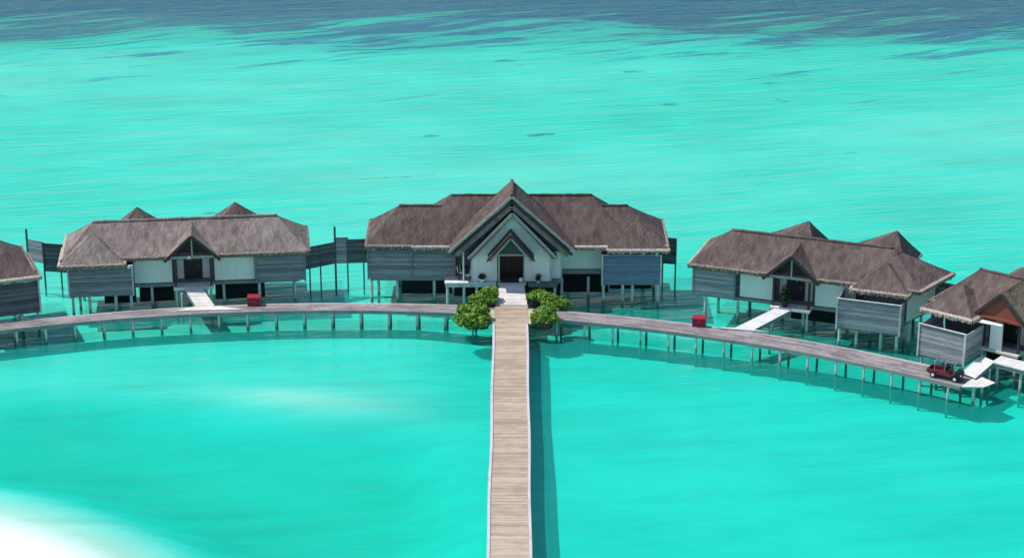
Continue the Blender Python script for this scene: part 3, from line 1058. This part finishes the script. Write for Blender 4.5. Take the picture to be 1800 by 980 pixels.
def gangway(label, L0, R0, R1, L1, thick, m, piles=(), flare=None):
    """L0,R0 upper end; L1,R1 lower end"""
    root = thing('gangway', label, 'gangway', ((L0[0] + R1[0]) / 2, (L0[1] + R1[1]) / 2, 0), 0, 'gangways from the jetty up to the villa doors')
    o = root.location
    L0, R0, R1, L1 = (Vector(p) - Vector((o.x, o.y, 0)) for p in (L0, R0, R1, L1))
    n = max(4, int((L1 - L0).length / .24))
    mb = MB()
    for i in range(n):
        a, b = i / n, (i + .92) / n
        q = [L0.lerp(L1, b), R0.lerp(R1, b), R0.lerp(R1, a), L0.lerp(L1, a)]
        mb.slab(q, .05)
    mb.build('deck', m, root)
    ax = (R0 - L0).normalized()
    for a, b, s in ((L0, L1, 1), (R0, R1, -1)):
        dn = Vector((0, 0, -.06 - thick / 2))
        mb = MB(); mb.bar(a + ax * s * .05 + dn, b + ax * s * .05 + dn, .09, thick)
        mb.build('side_beam', M['beam'], root)
    if flare:
        mb = MB(); mb.slab([Vector(p) - Vector((o.x, o.y, 0)) for p in flare], .06)
        mb.build('landing', m, root)
    for p in piles:
        mb = MB(); mb.cyl((p[0] - o.x, p[1] - o.y, BED), (p[0] - o.x, p[1] - o.y, p[2]), .09, .09, 10)
        mb.build('pile', M['pile'], root)
    return root


gangway('wide pale gangway between green shrubs, leading up to the dark central doorway',
        (-1.06, -1.06, 2.39), (1.02, -1.06, 2.39), (1.28, -4.23, 1.6), (-1.34, -4.23, 1.6), .24, M['deck_pale'], [(-.9, -2.6, 1.85), (.9, -2.6, 1.85)])
gangway('short pale gangway to the left villa, close to a red chest on the jetty',
        (-27.85, -1.75, 2.19), (-26.35, -1.6, 2.19), (-24.9, -4.4, 1.56), (-26.5, -4.4, 1.56), .26, M['deck_pale'],
        [(-28.0, -2.2, 1.9)], flare=[(-28.0, -5.35, 1.545), (-22.6, -5.0, 1.545), (-24.6, -4.3, 1.545), (-26.6, -4.3, 1.545)])
gangway('long white gangway sloping up rightwards to the porch with the black plant pot',
        (21.75, -6.55, 2.19), (23.0, -7.05, 2.19), (19.75, -9.9, 1.62), (18.25, -9.45, 1.62), .26, M['deck_white'],
        [(21.3, -8.1, 1.8)], flare=[(16.6, -9.35, 1.60), (20.9, -10.35, 1.60), (19.7, -9.85, 1.60), (18.3, -9.4, 1.60)])
gangway('white gangway behind the maroon buggy, leading to the red gabled villa',
        (36.95, -16.55, 2.02), (37.75, -17.75, 2.02), (35.75, -20.3, 1.66), (34.85, -19.2, 1.66), .28, M['deck_white'], [(37.2, -18.6, 1.7)])


def porch_platform():
    root = thing('platform', 'white edged deck on piles in front of the red gabled villa', 'deck', (39.6, -18.4, 0), R(-38))
    mb = MB()
    x = -2.0
    while x < 5:
        mb.box(x, x + .28, -.9, .75, 1.92, 2.02); x += .3
    mb.build('deck', M['deck_white'], root)
    for ya in (-.85, .5):
        mb = MB(); mb.box(-2, 5, ya, ya + .15, 1.62, 1.915); mb.build('bearer', M['beam'], root)
    for x in (-1.6, .4, 2.4, 4.4):
        mb = MB(); mb.cyl((x, -.6, BED), (x, -.6, 1.62), .12, .11, 10); mb.build('pile', M['pile'], root)


porch_platform()


# ------------------------------------------------------------------ screen walls out at sea between villas
def sea_screen(label, pts, z0s, z1, m, posts, tall=None):
    root = thing('privacy_fence', label, 'fence', (pts[0][0], pts[0][1], 0), 0, 'slatted privacy fences standing in the water')
    o = Vector((pts[0][0], pts[0][1]))
    for i in range(len(pts) - 1):
        a, b = Vector(pts[i]) - o, Vector(pts[i + 1]) - o
        mb = MB(); z = z0s[i]
        while z < z1[i] - .02:
            mb.bar((a.x, a.y, z + .099), (b.x, b.y, z + .099), .05 + random.uniform(0, .012), .196); z += .2
        mb.build('panel', M[m[i]], root)
    for x, y, zt, r in posts:
        mb = MB(); mb.bar((x - o.x, y - o.y, BED), (x - o.x, y - o.y, zt), r, r)
        mb.build('post', M['screen_dark'], root)


sea_screen('dark slatted fence with a tall post between the left villa and the central villa',
           [(-18.2, 2.8), (-15.45, 4.5), (-14.4, 4.6), (-12.2, 4.75)], [2.2, 2.2, 2.2], [4.15, 4.55, 4.4],
           ['screen_dark', 'screen_pale', 'screen_dark'],
           [(-17.6, 3.2, 4.2, .12), (-16.7, 3.7, 4.2, .12), (-15.45, 4.5, 5.6, .17), (-14.4, 4.6, 4.6, .12), (-13.0, 4.7, 4.4, .12)])
sea_screen('slatted fence panel with a tall post, behind the far left villa',
           [(-42.4, 5.0), (-40.9, 4.2), (-38.0, 3.6)], [2.3, 1.6], [4.2, 4.1], ['screen_pale', 'screen_dark'],
           [(-42.45, 5.05, 5.2, .16), (-40.9, 4.15, 4.3, .13), (-39.4, 3.9, 4.15, .12)])
sea_screen('short dark slatted fence at the right end of the central villa',
           [(12.9, 4.6), (14.3, 4.3)], [2.2], [4.5], ['screen_dark'], [(14.3, 4.25, 4.6, .14), (13.2, 4.55, 4.4, .12)])
sea_screen('dark slatted fence standing in the gap between the right villa and the red gabled villa',
           [(34.9, -6.3), (38.6, -8.0)], [2.3], [4.4], ['screen_dark'], [(35.0, -6.35, 4.45, .13), (36.8, -7.2, 4.45, .13), (38.5, -7.95, 4.45, .13)])


# ------------------------------------------------------------------ planters and shrubs
def planter(label, x, y, w, d, z0, z1):
    root = thing('planter', label, 'planter', (x, y, 0), 0, 'dark timber planters at the jetty crossing')
    mb = MB(); hw, hd = w / 2, d / 2; c = .35
    lo = [(-hw + c, -hd), (hw - c, -hd), (hw, -hd + c), (hw, hd - c), (hw - c, hd), (-hw + c, hd), (-hw, hd - c), (-hw, -hd + c)]
    z = z0
    while z < z1 - .01:
        k = .88 + .12 * (z - z0) / (z1 - z0)
        for i in range(8):
            a, b = lo[i], lo[(i + 1) % 8]
            mb.bar((a[0] * k, a[1] * k, z + .1), (b[0] * k, b[1] * k, z + .1), .07, .185)
        z += .2
    mb.build('box', M['planter'], root)
    mb = MB(); mb.poly_y([(0, 0)] * 0 or [(-hw + .1, z0 + .05), (hw - .1, z0 + .05), (hw - .1, z1 - .1), (-hw + .1, z1 - .1)], -hd + .25, hd - .25)
    mb.build('soil', M['soil'], root)
    mb = MB()
    for i in range(8):
        a, b = lo[i], lo[(i + 1) % 8]
        mb.bar((*a, z1 + .03), (*b, z1 + .03), .13, .05)
    mb.build('rim', M['planter'], root)
    return root


def shrub(label, x, y, z, blobs, leaves, m='leaf', size=.15, cat='shrub', name='shrub', group='leafy shrubs at the jetty crossing'):
    root = thing(name, label, cat, (x, y, z), 0, group)
    mb = MB()
    tot = sum(b[3] * b[4] * b[5] for b in blobs)
    for bx, by, bz, rx, ry, rz in blobs:
        n = int(leaves * rx * ry * rz / tot)
        for i in range(n):
            while True:
                v = Vector((random.uniform(-1, 1), random.uniform(-1, 1), random.uniform(-1, 1)))
                if .1 < v.length < 1: break
            v = v.normalized() * (v.length ** .45)
            k = 1 + .55 * noise.noise(Vector((bx * 3 + v.x * 2.2, by * 3 + v.y * 2.2, bz + v.z * 2.2)))
            p = Vector((bx + v.x * rx * k, by + v.y * ry * k, bz + v.z * rz * k))
            d = (v * .8 + Vector((random.gauss(0, .6), random.gauss(0, .6), random.gauss(.35, .5)))).normalized()
            t = d.orthogonal().normalized()
            t = Matrix.Rotation(random.uniform(0, 6.28), 3, d) @ t
            s = d.cross(t)
            l, w = size * random.uniform(.7, 1.5), size * random.uniform(.35, .6)
            vs = [mb.bm.verts.new(q) for q in (p - t * l, p + s * w + d * .02, p + t * l, p - s * w + d * .02)]
            mb.bm.faces.new(vs)
    mb.build('foliage', M[m], root)
    st = MB()
    for i in range(7):
        b = random.choice(blobs)
        st.cyl((random.uniform(-.2, .2), random.uniform(-.2, .2), -.05), (b[0] + random.uniform(-.5, .5) * b[3], b[1], b[2] + .2 * b[5]), .03, .012, 6)
    st.build('stem', M['stem'], root)
    return root


planter('front left planter, on the camera side of the jetty', -2.85, -7.8, 2.0, 1.8, 1.1, 1.65)
planter('rear left planter, close beside the wide central gangway', -2.0, -3.75, 1.3, 1.2, 1.15, 1.85)
planter('front right planter, on the camera side of the jetty', 2.5, -7.8, 1.8, 1.8, 1.1, 1.65)
planter('rear right planter, beside the wide central gangway', 1.95, -3.1, 1.2, 1.2, 1.15, 1.85)
planter('outer right planter, on the villa side of the jetty', 3.75, -4.6, 1.6, 1.4, 1.15, 1.8)
shrub('biggest green shrub, spilling over the front left planter', -2.9, -7.9, 1.6,
      [(-0.62, -0.10, 0.28, 0.99, 0.95, 0.55), (0.33, 0.10, 0.24, 0.82, 0.82, 0.51), (-0.81, 0.66, 0.69, 0.86, 0.77, 0.51), (0.10, 0.57, 0.77, 0.86, 0.69, 0.48),
       (-1.23, 0.19, 0.09, 0.69, 0.77, 0.40), (-0.47, -0.81, 0.00, 0.77, 0.39, 0.37), (0.47, -0.76, 0.00, 0.47, 0.34, 0.26)], 5600, size=.125)
shrub('green shrub left of the wide central gangway, behind the biggest shrub', -2.15, -3.7, 1.75,
      [(-0.24, 0.00, 0.32, 0.82, 0.69, 0.44), (0.28, 0.19, 0.69, 0.73, 0.56, 0.44), (-0.71, -0.10, 0.24, 0.69, 0.60, 0.37), (0.24, -0.47, 0.16, 0.60, 0.34, 0.29)], 3300, size=.125)
shrub('round green shrub in the front right planter', 2.65, -7.7, 1.65,
      [(-0.10, 0.10, 0.32, 0.86, 0.77, 0.44), (0.33, 0.38, 0.60, 0.73, 0.69, 0.44), (0.66, -0.19, 0.16, 0.60, 0.52, 0.33), (-0.38, -0.66, 0.04, 0.52, 0.34, 0.26)], 3300, size=.125)
shrub('small darker green shrub close to the right side of the central gangway', 1.95, -3.0, 1.75,
      [(0.00, 0.00, 0.24, 0.69, 0.60, 0.37), (0.38, 0.10, 0.37, 0.60, 0.52, 0.37)], 1800, size=.12)
shrub('green shrub standing farthest right of the gangway, over the curved jetty', 3.6, -4.5, 1.7,
      [(-0.38, 0.00, 0.40, 0.82, 0.69, 0.48), (0.38, -0.10, 0.28, 0.77, 0.69, 0.44), (-0.85, 0.19, 0.65, 0.65, 0.52, 0.40), (0.85, -0.19, 0.12, 0.52, 0.52, 0.33)], 3600, size=.125)


# ------------------------------------------------------------------ small things
def chest(label, x, y, yaw):
    root = thing('storage_chest', label, 'chest', (x, y, 1.5), R(yaw), 'red chests on the jetty')
    root.scale = (.92, .92, .92)
    mb = MB(); mb.box(-.58, .58, -.36, .36, .06, .72); b = mb.build('body', M['red_paint'], root)
    mb = MB(); mb.hexa([(-.63, -.41, .73), (.63, -.41, .73), (.63, .41, .73), (-.63, .41, .73), (-.60, -.38, .84), (.60, -.38, .84), (.56, .30, .95), (-.56, .30, .95)])
    mb.build('lid', M['red_paint'], root)
    for xa in (-.5, .4):
        mb = MB(); mb.box(xa, xa + .1, -.3, .3, 0, .058); mb.build('runner', M['rubber'], root)
    mb = MB(); mb.bar((-.14, -.40, .5), (.14, -.40, .5), .03, .03); mb.build('handle', M['steel'], b)


chest('red chest near the gangway of the left villa', -21.7, -3.9, 2)
chest('red chest near the lower end of the long white gangway, right half of the jetty', 15.35, -8.75, -12)


def buggy(x, y, yaw):
    root = thing('utility_buggy', 'maroon open buggy with grey hoops parked at the right end of the jetty', 'buggy', (x, y, 1.52), R(yaw))
    root.scale = (.9, .9, .9)
    mb = MB()                                                   # body: low bed, cab tub and sloping black nose to the right
    mb.box(-1.45, .35, -.55, .55, .34, .44)
    mb.box(-1.45, .10, -.60, -.52, .44, .74); mb.box(-1.45, .10, .52, .60, .44, .74); mb.box(-1.53, -1.45, -.60, .60, .38, .74)
    mb.box(.10, .22, -.60, .60, .44, .86)
    mb.poly_y([(.22, .36), (.95, .36), (.95, .52), (.55, .56), (.45, .74), (.22, .74)], -.58, .58)
    mb.build('body', M['maroon'], root)
    mb = MB(); mb.poly_y([(.97, .36), (1.48, .36), (1.54, .5), (1.40, .74), (.97, .88)], -.56, .56)
    nose = mb.build('nose', M['vinyl'], root)
    for s in (-1, 1):
        mb = MB(); mb.lathe((1.44, .0, .0), [(.01, 0)], 3) if False else mb.cyl((1.47, s * .38, .58), (1.53, s * .38, .57), .08, .075, 12)
        mb.build('headlight', M['white'], nose)
    mb = MB(); mb.box(.05, .50, -.52, .52, .745, .86); mb.build('seat', M['vinyl'], root)
    mb = MB(); mb.hexa([(-.06, -.52, .87), (.06, -.52, .87), (.06, .52, .87), (-.06, .52, .87), (-.16, -.5, 1.3), (-.06, -.5, 1.3), (-.06, .5, 1.3), (-.16, .5, 1.3)])
    mb.build('backrest', M['vinyl'], root)
    for wx in (-.95, 1.05):
        for s in (-1, 1):
            mb = MB(); mb.lathe((wx, s * .56, .27), [(.16, -.09), (.25, -.085), (.27, -.05), (.27, .05), (.25, .085), (.16, .09)], 20, 'Y')
            w = mb.build('wheel', M['rubber'], root)
            mb = MB(); mb.lathe((wx, s * .565, .27), [(.04, -.10), (.14, -.095), (.15, -.06), (.15, .06), (.14, .095), (.04, .10)], 16, 'Y')
            mb.build('rim', M['white'], w)
            mb = MB()
            pts = [(wx + .36 * math.cos(t), 0, .27 + .36 * math.sin(t)) for t in [R(a) for a in range(10, 171, 20)]]
            for i in range(len(pts) - 1):
                mb.bar((pts[i][0], s * .56, pts[i][2]), (pts[i + 1][0], s * .56, pts[i + 1][2]), .22, .03)
            mb.build('mudguard', M['maroon'] if wx < 0 else M['vinyl'], root)
    for xc in (-.85, .10, .95):
        mb = MB()
        pts = [(xc, -.55, .74)] + [(xc, -.55 * math.cos(t), 1.25 + .40 * math.sin(t)) for t in [R(a) for a in range(0, 181, 20)]] + [(xc, .55, .74)]
        mb.tube(pts, .03)
        mb.build('hoop', M['steel'], root)
    for y_ in (-.42, .42):
        for c in (-.38, .52):
            mb = MB()
            pts = [(c - .47 * math.cos(t), y_, 1.42 + .22 * math.sin(t)) for t in [R(a) for a in range(0, 181, 20)]]
            mb.tube(pts, .03)
            mb.build('roof_rail', M['steel'], root)
    mb = MB(); mb.cyl((.95, .2, .8), (.72, .2, 1.05), .02); pts = [(.70 + .08 * math.sin(t), .2 + .17 * math.cos(t), 1.06 + .14 * math.sin(t)) for t in [R(a) for a in range(0, 361, 30)]]
    mb.tube(pts, .018); mb.build('steering_wheel', M['rubber'], root)


buggy(33.55, -19.85, -33.0)


def pot(label, x, y, z, r=.2, h=.34, m='white', group='white plant pots on the terraces'):
    root = thing('plant_pot', label, 'plant pot', (x, y, z), 0, group)
    mb = MB(); mb.lathe((0, 0, 0), [(r * .6, 0), (r * .95, h * .5), (r, h * .9), (r * 1.08, h)], 16); b = mb.build('bowl', M[m], root, smooth=False)
    mb = MB(); mb.cyl((0, 0, h), (0, 0, h + .03), r * .9, r * .8, 14); mb.build('soil', M['soil'], root)
    return root


pot('white pot on the white left terrace, under the white entrance wall', -2.55, -.72, 2.4, .24, .3)
shrub('small dark shrub in the white pot on the left terrace', -2.55, -.72, 2.72, [(0, 0, .16, .3, .22, .22)], 160, 'leaf_dark', .09, 'shrub', 'potted_shrub', 'small potted shrubs by the entrance')
pot('white pot on the dark right terrace, by the entrance', 2.25, -.72, 2.33, .15, .2)
shrub('spiky dark shrub in the small white pot on the right terrace', 2.25, -.72, 2.54, [(0, 0, .25, .2, .16, .3), (.12, 0, .4, .14, .1, .25)], 120, 'leaf_dark', .10, 'shrub', 'potted_shrub', 'small potted shrubs by the entrance')


def lantern(x, y, z):
    root = thing('lantern', 'white rounded lantern on the doorstep of the central doorway', 'lantern', (x, y, z))
    mb = MB(); mb.lathe((0, 0, 0), [(.14, 0), (.2, .08), (.21, .2), (.15, .32), (.06, .36)], 14); mb.build('shade', M['white'], root, smooth=True)
    mb = MB(); mb.cyl((0, 0, .36), (0, 0, .42), .03, .02, 8); mb.build('knob', M['steel'], root)


lantern(.78, -.75, 2.43)


def chair(label, x, y, yaw):
    root = thing('terrace_chair', label, 'chair', (x, y, 2.39), R(yaw), 'white chairs on the left terrace')
    mb = MB(); mb.box(-.25, .25, -.25, .25, .40, .47); mb.build('seat', M['white'], root)
    mb = MB(); mb.hexa([(-.25, .2, .48), (.25, .2, .48), (.25, .25, .48), (-.25, .25, .48), (-.25, .3, .95), (.25, .3, .95), (.25, .35, .95), (-.25, .35, .95)])
    mb.build('backrest', M['white'], root)
    for sx in (-1, 1):
        for sy in (-1, 1):
            mb = MB(); mb.cyl((sx * .22, sy * .22, 0), (sx * .21, sy * .21, .40), .025, .025, 8); mb.build('leg', M['dark_timber'], root)


chair('white terrace chair on the left of the small dark table', -4.35, .55, 60)
chair('white terrace chair on the right of the small dark table', -3.75, -.30 + .2, -70)
tb = thing('terrace_table', 'small dark round table between white chairs on the left terrace', 'table', (-4.1, .1 + .95, 2.39))
mb = MB(); mb.lathe((0, 0, .68), [(.3, 0), (.36, .02), (.36, .05)], 16); mb.build('table_top', M['dark_timber'], tb)
mb = MB(); mb.cyl((0, 0, .03), (0, 0, .68), .04); mb.lathe((0, 0, 0), [(.22, 0), (.2, .03)], 12); mb.build('pedestal', M['dark_timber'], tb)

# dark potted plant in the porch of the right villa
pp = Vector((22.65, -6.15, 2.2))
pot('large black pot in the porch of the right villa, left of the door', pp.x, pp.y, pp.z, .34, .6, 'vinyl', None)
shrub('tall dark bushy plant in the black pot beside the door of the right villa', pp.x, pp.y, pp.z + .62,
      [(0, 0, .3, .48, .4, .5), (.05, 0, .8, .35, .3, .45)], 420, 'leaf_dark', .10, 'plant', 'potted_shrub', None)
